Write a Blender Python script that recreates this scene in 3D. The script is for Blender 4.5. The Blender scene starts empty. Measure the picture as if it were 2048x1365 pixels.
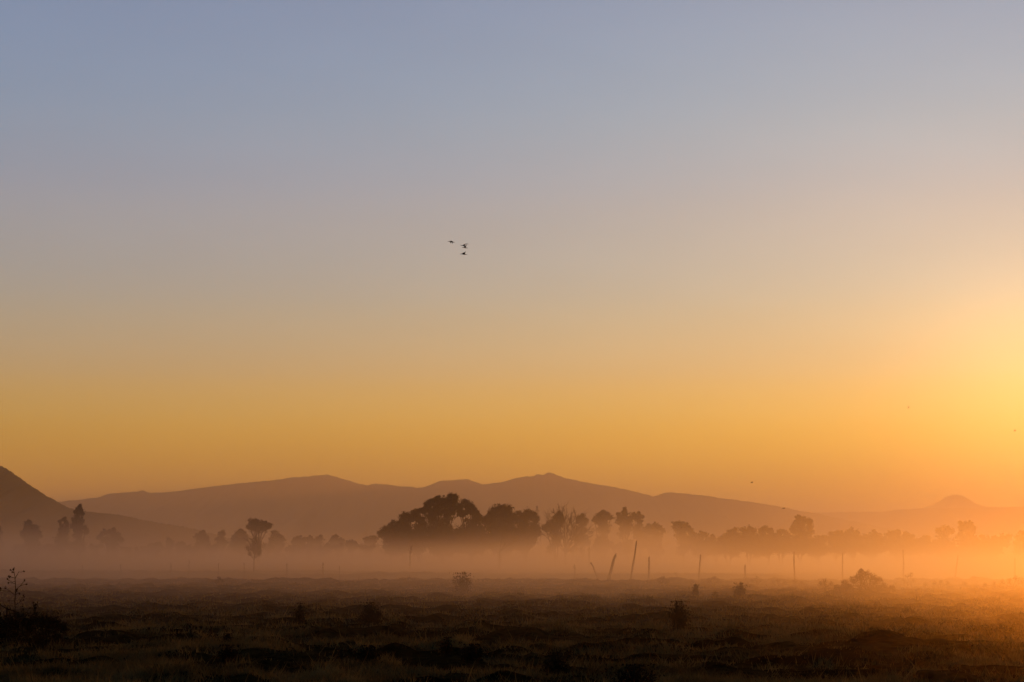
import bpy, bmesh, math, random
import numpy as np
from mathutils import Vector, Matrix

S = bpy.context.scene
COL = S.collection
R = math.radians

# ------------------------------------------------------------------ camera
F = 3982.0                 # focal length in photo pixels (70 mm on a 36 mm sensor, 2048 px wide)
TILT = R(6.15)
EYE = Vector((0.0, 0.0, 1.6))
cam = bpy.data.cameras.new('camera')
cam_o = bpy.data.objects.new('camera', cam)
COL.objects.link(cam_o)
S.camera = cam_o
cam.sensor_width = 36.0
cam.lens = 70.0
cam.clip_start = 0.1
cam.clip_end = 200000.0
cam_o.location = EYE
cam_o.rotation_euler = (R(90) + TILT, 0, 0)

FW = Vector((0, math.cos(TILT), math.sin(TILT)))
UP = Vector((0, -math.sin(TILT), math.cos(TILT)))
RT = Vector((1, 0, 0))
HORIZON = 682.5 + F * math.tan(TILT)


def at(px, py, D):
    """world point that stands D metres away (along +Y) in the direction of photo pixel px, py"""
    d = FW + RT * ((px - 1024) / F) + UP * ((682.5 - py) / F)
    return EYE + d * (D / d.y)


def m_per_px(D):
    return D / F


# ------------------------------------------------------------------ noise + terrain
def _hash(ix, iy, seed):
    n = (ix.astype(np.int64) * 374761393 + iy.astype(np.int64) * 668265263 + seed * 1442695041) & 0x7fffffff
    n = ((n ^ (n >> 13)) * 1274126177) & 0x7fffffff
    n = (n ^ (n >> 16)) & 0xffff
    return n.astype(np.float64) / 65535.0


def vnoise(x, y, seed=0):
    x = np.asarray(x, dtype=np.float64)
    y = np.asarray(y, dtype=np.float64)
    ix = np.floor(x)
    iy = np.floor(y)
    fx = x - ix
    fy = y - iy
    fx = fx * fx * fx * (fx * (fx * 6 - 15) + 10)
    fy = fy * fy * fy * (fy * (fy * 6 - 15) + 10)
    a = _hash(ix, iy, seed)
    b = _hash(ix + 1, iy, seed)
    c = _hash(ix, iy + 1, seed)
    d = _hash(ix + 1, iy + 1, seed)
    return (a * (1 - fx) + b * fx) * (1 - fy) + (c * (1 - fx) + d * fx) * fy


def fbm(x, y, seed=0, octaves=4):
    s = 0.0
    a = 0.5
    for k in range(octaves):
        s = s + a * vnoise(np.asarray(x) * 2 ** k + 17.3 * k, np.asarray(y) * 2 ** k - 9.1 * k, seed + k)
        a *= 0.5
    return s / (1 - 0.5 ** octaves)


def smooth(e0, e1, v):
    t = np.clip((np.asarray(v, dtype=np.float64) - e0) / (e1 - e0), 0, 1)
    return t * t * (3 - 2 * t)


def ground_h(x, y):
    x = np.asarray(x, dtype=np.float64)
    y = np.asarray(y, dtype=np.float64)
    near = 1 - smooth(260, 420, y)
    h = (fbm(x / 14.0, y / 14.0, 3, 3) - 0.5) * 0.12 * near
    # grazed, trampled clods
    c = fbm(x / 0.9, y / 1.5, 21, 3)
    h = h + np.maximum(c - 0.52, 0) * 0.55 * near * smooth(5, 25, y)
    h = h + (fbm(x / 0.45, y / 0.7, 41, 2) - 0.5) * 0.11 * near
    # lip of the meadow and the low ground behind it
    lip = 118 + (vnoise(x / 17.0, y * 0 + 2.5, 7) - 0.5) * 10
    h = h + 0.16 * np.exp(-((y - lip) / 6.0) ** 2)
    h = h - 0.55 * smooth(0, 22, y - lip) * smooth(-26, -6, x + 0 * y) - 0.30 * smooth(0, 22, y - lip) * (1 - smooth(-26, -6, x + 0 * y))
    # bank carrying the far fence
    w = 0.45 + 0.55 * vnoise(x / 9.0, y * 0 + 8.5, 9)
    h = h + 0.68 * np.exp(-((y - 172) / 9.0) ** 2) * w * (1 - smooth(14, 40, x))
    h = h + 0.42 * np.exp(-((y - 205) / 10.0) ** 2) * (0.3 + 0.7 * vnoise(x / 14.0, y * 0 + 4.5, 12))
    # smooth mound close to the camera, right
    mx, my = at(1800, 1300, 33.5).x, 33.5
    h = h + 0.27 * np.exp(-((x - mx) / 1.05) ** 2 - ((y - my) / 1.3) ** 2)
    return h


def gh(x, y):
    return float(ground_h(np.array([x]), np.array([y]))[0])


def on_ground(px, py):
    """ground point seen at photo pixel px, py (plain flat estimate, then settled on the terrain)"""
    D = 1.6 * F / max(py - HORIZON, 4)
    for _ in range(12):
        p = at(px, py, D)
        D += (p.z - gh(p.x, p.y)) * F / max(py - HORIZON, 4) * 0.5
        D = min(max(D, 12), 260)
    p = at(px, py, D)
    p.z = gh(p.x, p.y)
    return p, D


# ------------------------------------------------------------------ materials
def mat(name):
    m = bpy.data.materials.new(name)
    m.use_nodes = True
    nt = m.node_tree
    nt.nodes.clear()
    out = nt.nodes.new('ShaderNodeOutputMaterial')
    return m, nt, out


def node(nt, typ, **kw):
    n = nt.nodes.new(typ)
    for k, v in kw.items():
        setattr(n, k, v)
    return n


def math_node(nt, op, a, b=None, c=None, clamp=False):
    n = nt.nodes.new('ShaderNodeMath')
    n.operation = op
    n.use_clamp = clamp
    for i, v in enumerate((a, b, c)):
        if v is None:
            continue
        if isinstance(v, (int, float)):
            n.inputs[i].default_value = v
        else:
            nt.links.new(v, n.inputs[i])
    return n.outputs[0]


def rough_material(name, c1, c2, scale, rough=0.9, translucent=0.0, detail=6, bump=0.0):
    m, nt, out = mat(name)
    tc = node(nt, 'ShaderNodeTexCoord')
    nz = node(nt, 'ShaderNodeTexNoise')
    nz.inputs['Scale'].default_value = scale
    nz.inputs['Detail'].default_value = detail
    nt.links.new(tc.outputs['Object'], nz.inputs['Vector'])
    rp = node(nt, 'ShaderNodeValToRGB')
    rp.color_ramp.elements[0].position = 0.35
    rp.color_ramp.elements[0].color = (*c1, 1)
    rp.color_ramp.elements[1].position = 0.68
    rp.color_ramp.elements[1].color = (*c2, 1)
    nt.links.new(nz.outputs['Fac'], rp.inputs[0])
    b = node(nt, 'ShaderNodeBsdfPrincipled')
    b.inputs['Roughness'].default_value = rough
    b.inputs['Specular IOR Level'].default_value = 0.15
    nt.links.new(rp.outputs[0], b.inputs['Base Color'])
    if bump:
        bp = node(nt, 'ShaderNodeBump')
        bp.inputs['Strength'].default_value = bump
        nt.links.new(nz.outputs['Fac'], bp.inputs['Height'])
        nt.links.new(bp.outputs[0], b.inputs['Normal'])
    if translucent:
        t = node(nt, 'ShaderNodeBsdfTranslucent')
        nt.links.new(rp.outputs[0], t.inputs['Color'])
        mx = node(nt, 'ShaderNodeMixShader')
        mx.inputs[0].default_value = translucent
        nt.links.new(b.outputs[0], mx.inputs[1])
        nt.links.new(t.outputs[0], mx.inputs[2])
        nt.links.new(mx.outputs[0], out.inputs['Surface'])
    else:
        nt.links.new(b.outputs[0], out.inputs['Surface'])
    return m


def ground_material():
    m, nt, out = mat('meadow_soil')
    g = node(nt, 'ShaderNodeNewGeometry')
    n1 = node(nt, 'ShaderNodeTexNoise')
    n1.inputs['Scale'].default_value = 0.35
    n1.inputs['Detail'].default_value = 8
    n1.inputs['Roughness'].default_value = 0.68
    n2 = node(nt, 'ShaderNodeTexNoise')
    n2.inputs['Scale'].default_value = 5.0
    n2.inputs['Detail'].default_value = 6
    nt.links.new(g.outputs['Position'], n1.inputs['Vector'])
    nt.links.new(g.outputs['Position'], n2.inputs['Vector'])
    r1 = node(nt, 'ShaderNodeValToRGB')
    r1.color_ramp.elements[0].position = 0.36
    r1.color_ramp.elements[0].color = (0.013, 0.010, 0.006, 1)
    r1.color_ramp.elements[1].position = 0.66
    r1.color_ramp.elements[1].color = (0.120, 0.100, 0.046, 1)
    nt.links.new(n1.outputs['Fac'], r1.inputs[0])
    r2 = node(nt, 'ShaderNodeValToRGB')
    r2.color_ramp.elements[0].position = 0.34
    r2.color_ramp.elements[0].color = (0.35, 0.33, 0.30, 1)
    r2.color_ramp.elements[1].position = 0.70
    r2.color_ramp.elements[1].color = (1.25, 1.2, 1.0, 1)
    nt.links.new(n2.outputs['Fac'], r2.inputs[0])
    mx = node(nt, 'ShaderNodeMix', data_type='RGBA', blend_type='MULTIPLY')
    mx.inputs[0].default_value = 1.0
    nt.links.new(r1.outputs[0], mx.inputs[6])
    nt.links.new(r2.outputs[0], mx.inputs[7])
    b = node(nt, 'ShaderNodeBsdfDiffuse')
    b.inputs['Roughness'].default_value = 0.6
    nt.links.new(mx.outputs[2], b.inputs['Color'])
    bp = node(nt, 'ShaderNodeBump')
    bp.inputs['Strength'].default_value = 0.6
    bp.inputs['Distance'].default_value = 0.06
    nt.links.new(n2.outputs['Fac'], bp.inputs['Height'])
    nt.links.new(bp.outputs[0], b.inputs['Normal'])
    nt.links.new(b.outputs[0], out.inputs['Surface'])
    return m


M_GROUND = ground_material()
M_GRASS = rough_material('grass_blade', (0.060, 0.058, 0.022), (0.34, 0.265, 0.105), 0.9, 0.8, 0.35)
M_LEAF = rough_material('tree_leaf', (0.020, 0.024, 0.012), (0.050, 0.055, 0.026), 0.9, 0.8, 0.10)
M_BARK = rough_material('tree_bark', (0.025, 0.020, 0.015), (0.065, 0.052, 0.038), 2.5, 0.95, 0, 8, 0.5)
M_WEED = rough_material('weed_leaf', (0.010, 0.010, 0.005), (0.028, 0.025, 0.011), 6.0, 0.85, 0.15)
M_STALK = rough_material('weed_stalk', (0.018, 0.015, 0.009), (0.040, 0.032, 0.018), 9.0, 0.9)
M_POST = rough_material('weathered_wood', (0.030, 0.022, 0.016), (0.080, 0.060, 0.042), 7.0, 0.95, 0, 9, 0.6)
M_HILL = rough_material('wooded_hillside', (0.016, 0.018, 0.012), (0.040, 0.038, 0.024), 0.004, 1.0, 0, 8)
M_BIRD = rough_material('dark_plumage', (0.008, 0.007, 0.006), (0.022, 0.018, 0.015), 14.0, 0.7)
M_STEEL = rough_material('galvanised_steel', (0.12, 0.12, 0.12), (0.20, 0.20, 0.20), 3.0, 0.6)
M_CLOD = rough_material('earth_clod', (0.012, 0.009, 0.006), (0.038, 0.032, 0.018), 9.0, 1.0, 0, 8, 0.8)

# ------------------------------------------------------------------ object helpers


def tag(o, label=None, cat=None, group=None, kind=None):
    if label:
        o['label'] = label
    if cat:
        o['category'] = cat
    if group:
        o['group'] = group
    if kind:
        o['kind'] = kind
    return o


def empty(name, loc):
    o = bpy.data.objects.new(name, None)
    o.empty_display_size = 0.3
    o.location = loc
    COL.objects.link(o)
    return o


class MB:
    """collects vertices and faces (world coordinates) and links them as ONE mesh object"""

    def __init__(self):
        self.v = []
        self.f = []
        self.q = []

    def add(self, vs, fs):
        b = len(self.v)
        self.v.extend(tuple(p) for p in vs)
        self.f.extend(tuple(i + b for i in f) for f in fs)

    def tube(self, pts, rad, sides=6, cap=True):
        pts = [Vector(p) for p in pts]
        vs = []
        fs = []
        n = len(pts)
        for i, p in enumerate(pts):
            t = (pts[min(i + 1, n - 1)] - pts[max(i - 1, 0)])
            if t.length < 1e-9:
                t = Vector((0, 0, 1))
            t.normalize()
            a = t.cross(Vector((0, 1, 0.013)))
            if a.length < 1e-3:
                a = t.cross(Vector((1, 0, 0)))
            a.normalize()
            b = t.cross(a)
            r = rad[i] if not isinstance(rad, (int, float)) else rad
            for k in range(sides):
                an = 2 * math.pi * k / sides
                vs.append(p + (a * math.cos(an) + b * math.sin(an)) * r)
        for i in range(n - 1):
            for k in range(sides):
                k2 = (k + 1) % sides
                fs.append((i * sides + k, i * sides + k2, (i + 1) * sides + k2, (i + 1) * sides + k))
        if cap:
            fs.append(tuple(range(sides))[::-1])
            fs.append(tuple((n - 1) * sides + k for k in range(sides)))
        self.add(vs, fs)

    def leaf(self, p, size, rng, asp=0.55, up=0.0):
        d = Vector((rng.gauss(0, 1), rng.gauss(0, 1), rng.gauss(0, 1) + up))
        if d.length < 1e-6:
            d = Vector((0, 0, 1))
        d.normalize()
        e = d.cross(Vector((rng.gauss(0, 1), rng.gauss(0, 1), rng.gauss(0, 1))))
        if e.length < 1e-6:
            e = d.orthogonal()
        e.normalize()
        p = Vector(p)
        self.add([p - d * size * 0.5, p + e * size * asp * 0.5, p + d * size * 0.5, p - e * size * asp * 0.5], [(0, 1, 2, 3)])

    def leaves(self, C, size, rg, asp=0.6, up=0.0):
        C = np.asarray(C, float).reshape(-1, 3)
        n = len(C)
        if n == 0:
            return
        size = np.broadcast_to(np.asarray(size, float), (n,))[:, None]
        d = rg.normal(0, 1, (n, 3))
        d[:, 2] += up
        d /= np.linalg.norm(d, axis=1, keepdims=True) + 1e-9
        e = np.cross(d, rg.normal(0, 1, (n, 3)))
        e /= np.linalg.norm(e, axis=1, keepdims=True) + 1e-9
        q = np.stack([C - d * size * .5, C + e * size * asp * .5, C + d * size * .5, C - e * size * asp * .5], 1).reshape(-1, 3)
        self.q.append(q)

    def lump(self, c, r, rng, squash=1.0, sub=2):
        bm = bmesh.new()
        bmesh.ops.create_icosphere(bm, subdivisions=sub, radius=1.0)
        off = rng.random() * 50
        vs = []
        for v in bm.verts:
            k = 0.75 + 0.5 * float(fbm(np.array([v.co.x * 1.3 + off]), np.array([v.co.y * 1.3 + v.co.z * 1.7]), 5, 3)[0])
            vs.append(Vector(c) + Vector((v.co.x * r[0] * k, v.co.y * r[1] * k, v.co.z * r[2] * k)))
        fs = [tuple(v.index for v in f.verts) for f in bm.faces]
        bm.verts.ensure_lookup_table()
        bm.free()
        self.add(vs, fs)

    def build(self, name, material, parent=None, origin=None, smooth_shade=False):
        me = bpy.data.meshes.new(name)
        o0 = Vector(origin) if origin is not None else (parent.location.copy() if parent else Vector((0, 0, 0)))
        V = [np.array(self.v, float).reshape(-1, 3)] + self.q
        nv = len(V[0])
        V = np.concatenate(V) - np.array(o0)[None, :]
        nq = (len(V) - nv) // 4
        cnt = np.array([len(f) for f in self.f] + [4] * nq, dtype=np.int32)
        idx = np.concatenate([np.array([i for f in self.f for i in f], dtype=np.int32), np.arange(nv, nv + nq * 4, dtype=np.int32)])
        me.vertices.add(len(V))
        me.vertices.foreach_set('co', V.ravel())
        me.loops.add(len(idx))
        me.loops.foreach_set('vertex_index', idx)
        me.polygons.add(len(cnt))
        me.polygons.foreach_set('loop_start', np.concatenate([[0], np.cumsum(cnt)[:-1]]).astype(np.int32))
        me.update(calc_edges=True)
        if smooth_shade:
            me.polygons.foreach_set('use_smooth', [True] * len(me.polygons))
        me.materials.append(material)
        o = bpy.data.objects.new(name, me)
        COL.objects.link(o)
        if parent:
            o.parent = parent
        else:
            o.location = o0
        return o


# ------------------------------------------------------------------ ground
def build_ground():
    ys = np.concatenate([np.linspace(-40, 12, 12, endpoint=False), np.geomspace(12, 260, 800, endpoint=False), np.geomspace(260, 90000, 70)])
    n = 720
    u = np.linspace(-1, 1, n)
    hw = np.where(ys < 260, 30 + 0.36 * np.abs(ys), 0.75 * np.abs(ys) + 0)
    hw = np.maximum(hw, 30)
    X = hw[:, None] * u[None, :]
    Y = np.repeat(ys[:, None], n, 1)
    Z = ground_h(X, Y)
    co = np.stack([X, Y, Z], -1).reshape(-1, 3)
    m = len(ys)
    idx = np.arange(m * n).reshape(m, n)
    q = np.stack([idx[:-1, :-1], idx[:-1, 1:], idx[1:, 1:], idx[1:, :-1]], -1).reshape(-1, 4)
    me = bpy.data.meshes.new('ground')
    me.vertices.add(len(co))
    me.vertices.foreach_set('co', co.ravel())
    me.loops.add(q.size)
    me.loops.foreach_set('vertex_index', q.ravel())
    me.polygons.add(len(q))
    me.polygons.foreach_set('loop_start', np.arange(0, q.size, 4))
    me.polygons.foreach_set('use_smooth', np.ones(len(q), dtype=bool))
    me.update(calc_edges=True)
    me.materials.append(M_GROUND)
    o = bpy.data.objects.new('ground', me)
    COL.objects.link(o)
    tag(o, 'dark rough grazed meadow with clods and low banks', 'ground', kind='structure')


build_ground()


# ------------------------------------------------------------------ grass (nobody could count it)
def build_grass():
    rg = np.random.default_rng(11)
    N = 700000
    # spread evenly in picture terms: distance by inverse, so that near ground is not bare
    t = rg.random(N)
    y = 1.0 / (1 / 21.0 + t * (1 / 150.0 - 1 / 21.0))
    x = (rg.random(N) * 2 - 1) * (0.30 * y + 3)
    d = fbm(x / 1.1, y / 1.7, 61, 3)
    big = fbm(x / 3.2, y / 6.0, 71, 3)
    keep = rg.random(N) < np.clip((d - 0.44) * 5.5 + (big - 0.5) * 2.4, 0.02, 1)
    mp_ = at(1800, 1300, 33.5).x
    keep &= ~((((x - mp_) / 1.2) ** 2 + ((y - 33.0) / 1.3) ** 2 < 1) & (rg.random(N) < 0.85))
    x, y, d = x[keep], y[keep], d[keep]
    # tussocks: taller bunches
    T = 500
    ty = 1.0 / (1 / 22.0 + rg.random(T) * (1 / 118.0 - 1 / 22.0))
    tx = (rg.random(T) * 2 - 1) * (0.30 * ty + 3)
    tr = rg.uniform(0.06, 0.22, T)
    B = 70
    bx = (tx[:, None] + rg.normal(0, 1, (T, B)) * tr[:, None]).ravel()
    by = (ty[:, None] + rg.normal(0, 1, (T, B)) * tr[:, None]).ravel()
    tall = np.concatenate([np.ones(len(x)), np.repeat(rg.uniform(1.1, 2.4, T), B)])
    x, y, d = np.concatenate([x, bx]), np.concatenate([y, by]), np.concatenate([d, np.full(T * B, 0.55)])
    n = len(x)
    z = ground_h(x, y)
    h = (0.02 + 0.075 * rg.random(n) ** 2) * (0.5 + 1.3 * np.clip((d - 0.4) * 3, 0, 1))
    h = h * tall * (1 + 1.4 * (rg.random(n) < 0.02))
    wdt = np.maximum(0.004, 0.00028 * y) * (0.6 + 0.8 * rg.random(n))
    an = rg.random(n) * 2 * np.pi
    lx = rg.normal(0, 0.55, n) * h
    ly = rg.normal(0, 0.55, n) * h
    a = np.stack([x - np.cos(an) * wdt, y - np.sin(an) * wdt, z - 0.01], -1)
    b = np.stack([x + np.cos(an) * wdt, y + np.sin(an) * wdt, z - 0.01], -1)
    c = np.stack([x + lx, y + ly, z + h], -1)
    co = np.stack([a, b, c], 1).reshape(-1, 3)
    me = bpy.data.meshes.new('grass')
    me.vertices.add(len(co))
    me.vertices.foreach_set('co', co.ravel())
    li = np.arange(n * 3)
    me.loops.add(n * 3)
    me.loops.foreach_set('vertex_index', li)
    me.polygons.add(n)
    me.polygons.foreach_set('loop_start', np.arange(0, n * 3, 3))
    me.update(calc_edges=True)
    me.materials.append(M_GRASS)
    o = bpy.data.objects.new('grass', me)
    COL.objects.link(o)
    tag(o, 'short dry grass growing in patches over the dark meadow', 'grass', kind='stuff')


build_grass()


# ------------------------------------------------------------------ mountains
def ridge(name, prof, D, depth, label, seed, bumps=0.0, zbase=-20.0):
    """a mountain body whose skyline follows prof; it slopes to the plain both in front of and behind the crest"""
    px = np.array([p[0] for p in prof], float)
    py = np.array([p[1] for p in prof], float)
    n = 1500
    xs = np.linspace(px[0], px[-1], n)
    ys = np.interp(xs, px, py)
    ys[1:-1] = np.convolve(ys, np.ones(3) / 3.0, 'valid')
    P = [at(a, b, D) for a, b in zip(xs, ys)]
    X = np.array([p.x for p in P])
    H = np.array([p.z for p in P])
    body = H.copy()
    mp = m_per_px(D)
    H = H + (fbm(X / (9 * mp), X * 0, seed, 4) - 0.5) * 2.6 * mp
    if bumps:
        H = H + np.maximum(fbm(X / (1.3 * mp), X * 0 + 3.3, seed + 5, 2) - 0.45, 0) * bumps * mp
    rows = np.concatenate([np.linspace(-1, 0, 26), np.linspace(0, 1, 9)[1:]])
    V = []
    for r in rows:
        yy = D + r * depth
        if r <= 0:
            k = (1 + r) ** 1.25
        else:
            k = (1 - r) ** 1.1
        sx = X * (1 + r * depth / D * 0.35)
        gul = (fbm(X / (60 * mp), np.full_like(X, r * 2.0), seed + 9, 3) - 0.5) * 0.45
        z = zbase + (body - zbase) * np.clip(k * (1 + gul * (1 - abs(k - 0.5) * 2)), 0, 1.0)
        if r == 0:
            z = H
        V.append(np.stack([sx, np.full_like(X, yy), z], -1))
    co = np.concatenate(V)
    m = len(rows)
    idx = np.arange(m * n).reshape(m, n)
    q = np.stack([idx[:-1, :-1], idx[:-1, 1:], idx[1:, 1:], idx[1:, :-1]], -1).reshape(-1, 4)
    me = bpy.data.meshes.new(name)
    me.from_pydata(co.tolist(), [], q.tolist())
    me.polygons.foreach_set('use_smooth', [True] * len(me.polygons))
    me.update()
    me.materials.append(M_HILL)
    o = bpy.data.objects.new(name, me)
    COL.objects.link(o)
    tag(o, label, 'mountain', kind='structure')


ridge('mountain_range', [(-500, 1040), (-200, 1025), (60, 1010), (118, 1003.5), (160, 1000), (195, 996), (215, 989), (245, 986), (272, 984), (286, 980.5),
      (300, 986), (340, 985), (380, 979), (400, 977), (440, 971), (480, 967), (545, 961), (575, 957), (605, 954), (625, 953), (640, 951),
      (655, 949.5), (672, 954), (690, 959), (712, 966), (735, 972), (750, 968), (770, 968.5), (795, 972), (825, 974), (832, 977), (850, 974.5),
      (865, 968), (880, 962), (905, 961), (935, 958.5), (950, 964), (965, 969.5), (980, 968), (1010, 963.5), (1040, 955), (1052, 953),
      (1065, 953), (1075, 949), (1085, 950), (1098, 945.5), (1110, 949), (1130, 957), (1150, 961), (1180, 967), (1220, 973), (1260, 981),
      (1290, 989), (1306, 993.5), (1330, 986), (1345, 985.5), (1375, 988), (1400, 991), (1440, 996), (1500, 1004), (1550, 1012), (1580, 1018),
      (1610, 1024), (1640, 1029), (1680, 1038), (1800, 1062), (1900, 1085)], 20000, 7000,
      'long hazy mountain range with several summits across the horizon', 31, bumps=1.6)
ridge('mountain_ridge', [(1300, 1040), (1400, 1035), (1500, 1030), (1600, 1026), (1660, 1025), (1780, 1023), (1795, 1019), (1840, 1018), (1900, 1017), (1990, 1015),
      (2048, 1014), (2300, 1016), (2600, 1030)], 30000, 7000, 'low flat-topped hazy ridge at the right below the cone', 47)
ridge('mountain_cone', [(1700, 1040), (1780, 1028), (1840, 1017), (1862, 1012), (1880, 1003), (1895, 992.5), (1905, 989.5), (1920, 990), (1930, 994), (1945, 1004),
      (1965, 1012), (1990, 1017), (2060, 1030)], 45000, 4000, 'faint distant volcanic cone rising behind the flat ridge', 53)
ridge('hill', [(-700, 740), (-300, 800), (-120, 860), (0, 933), (10, 937.5), (30, 950), (45, 961), (60, 972), (75, 982), (90, 991), (105, 1000), (120, 1008),
      (135, 1016.5), (150, 1020), (180, 1025), (220, 1029), (250, 1034), (285, 1041), (320, 1047), (360, 1054), (400, 1062), (450, 1076),
      (520, 1098), (560, 1110)], 6500, 2200, 'dark steep wooded hillside sloping down from the left edge', 59, bumps=7.0)

# ------------------------------------------------------------------ trees
TREES = 'trees at the misty far side of the field'


def tree(label, D, clumps, leaf=1.0, dens=1.0, stems=1, seed=1, name='tree', ragged=0.38, loose=False, group=TREES, lean=0.0):
    rng = random.Random(seed * 7919 + 13)
    mp = m_per_px(D)
    cx = sum(c[0] * c[2] for c in clumps) / sum(c[2] for c in clumps)
    p0 = at(cx + lean, HORIZON, D)
    base = Vector((p0.x, D, gh(p0.x, D)))
    root = empty(name, base)
    tag(root, label, 'tree', group)
    W = (max(c[0] + c[2] for c in clumps) - min(c[0] - c[2] for c in clumps)) * mp
    crown = MB()
    trunk = MB()
    cen = []
    for (x, y, r) in clumps:
        c = at(x, y, D)
        c.y += rng.uniform(-0.22, 0.22) * W
        cen.append((c, r * mp * 1.12))
    rg = np.random.default_rng(seed + 500)
    # inner foliage that ties neighbouring clumps together, never above their own outline
    fill = []
    for i, (c, r) in enumerate(cen):
        below = [b for b in cen if b[0].z < c.z - 0.3 * r and b[1] >= r * 0.8]
        if below:
            b = min(below, key=lambda q: (q[0] - c).length)
            fill.append((c.lerp(b[0], 0.5), (0.6 if loose else 0.9) * min(r, b[1])))
        side = sorted((b for b in cen if b[0] is not c), key=lambda q: (q[0] - c).length)[:2]
        for b in side:
            fill.append((c.lerp(b[0], 0.5) - Vector((0, 0, 0.25 * min(r, b[1]))), (0.40 if loose else 0.66) * min(r, b[1])))
    for c, r, main in [(c, r, True) for c, r in cen] + [(c, r, False) for c, r in fill]:
        # leafy sprays: many on the outside of the clump, so that its rim breaks up
        nsub = max(14, int(14 + r * 16)) if main else max(8, int(8 + r * 8))
        d = rg.normal(0, 1, (nsub, 3))
        d[:, 2] += 0.15
        d /= np.linalg.norm(d, axis=1, keepdims=True)
        k = rg.random(nsub) ** 0.5 * np.where(rg.random(nsub) > 0.16, 1.0, 1 + ragged)
        sc = np.array(c)[None, :] + d * (r * k * 0.92)[:, None]
        sr = r * rg.uniform(0.12, 0.34, nsub) + 0.12
        nl = int(max(12, 34 * dens * min(1.6, 0.7 + r * 0.4)))
        e = rg.normal(0, 1, (nsub, nl, 3)) * (sr * 0.62)[:, None, None]
        e[:, :, 2] *= 0.8
        P = (sc[:, None, :] + e).reshape(-1, 3)
        crown.leaves(P, leaf * mp * rg.uniform(1.1, 3.0, len(P)), rg, 0.5)
    tops = sorted(cen, key=lambda t: t[0].z)
    lowest = tops[0][0].z - tops[0][1]
    H = max(c.z + r for c, r in cen) - base.z
    tr = max(0.10, H * 0.020)
    heads = []
    for s in range(stems):
        a = rng.uniform(-1, 1) * W * 0.05 * (stems - 1)
        fork = base.z + (lowest - base.z) * rng.uniform(0.45, 0.75)
        fork = max(fork, base.z + H * 0.18)
        b = base + Vector((a, 0, -0.3))
        f = Vector((base.x + a * 2 + rng.uniform(-.03, .03) * H, base.y, fork))
        mid = (b + f) * 0.5 + Vector((rng.uniform(-.02, .02) * H, 0, 0))
        trunk.tube([b, mid, f], [tr * 1.35, tr, tr * 0.8], 7)
        heads.append(f)
    for i, (c, r) in enumerate(cen):
        f = min(heads, key=lambda hh: abs(hh.x - c.x))
        mid = f * 0.45 + c * 0.55 + Vector((rng.uniform(-.1, .1) * r, 0, -0.25 * r))
        rr = tr * rng.uniform(0.28, 0.5)
        trunk.tube([f - Vector((0, 0, tr)), mid, c], [rr * 1.3, rr, rr * 0.35], 5)
        for s in range(3):
            e = c + Vector((rng.gauss(0, .5), rng.gauss(0, .5), rng.gauss(.3, .5))) * r
            trunk.tube([mid * 0.4 + c * 0.6, e], [rr * 0.4, rr * 0.12], 4)
    crown.build('crown', M_LEAF, root)
    trunk.build('trunk', M_BARK, root)
    return root


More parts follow.
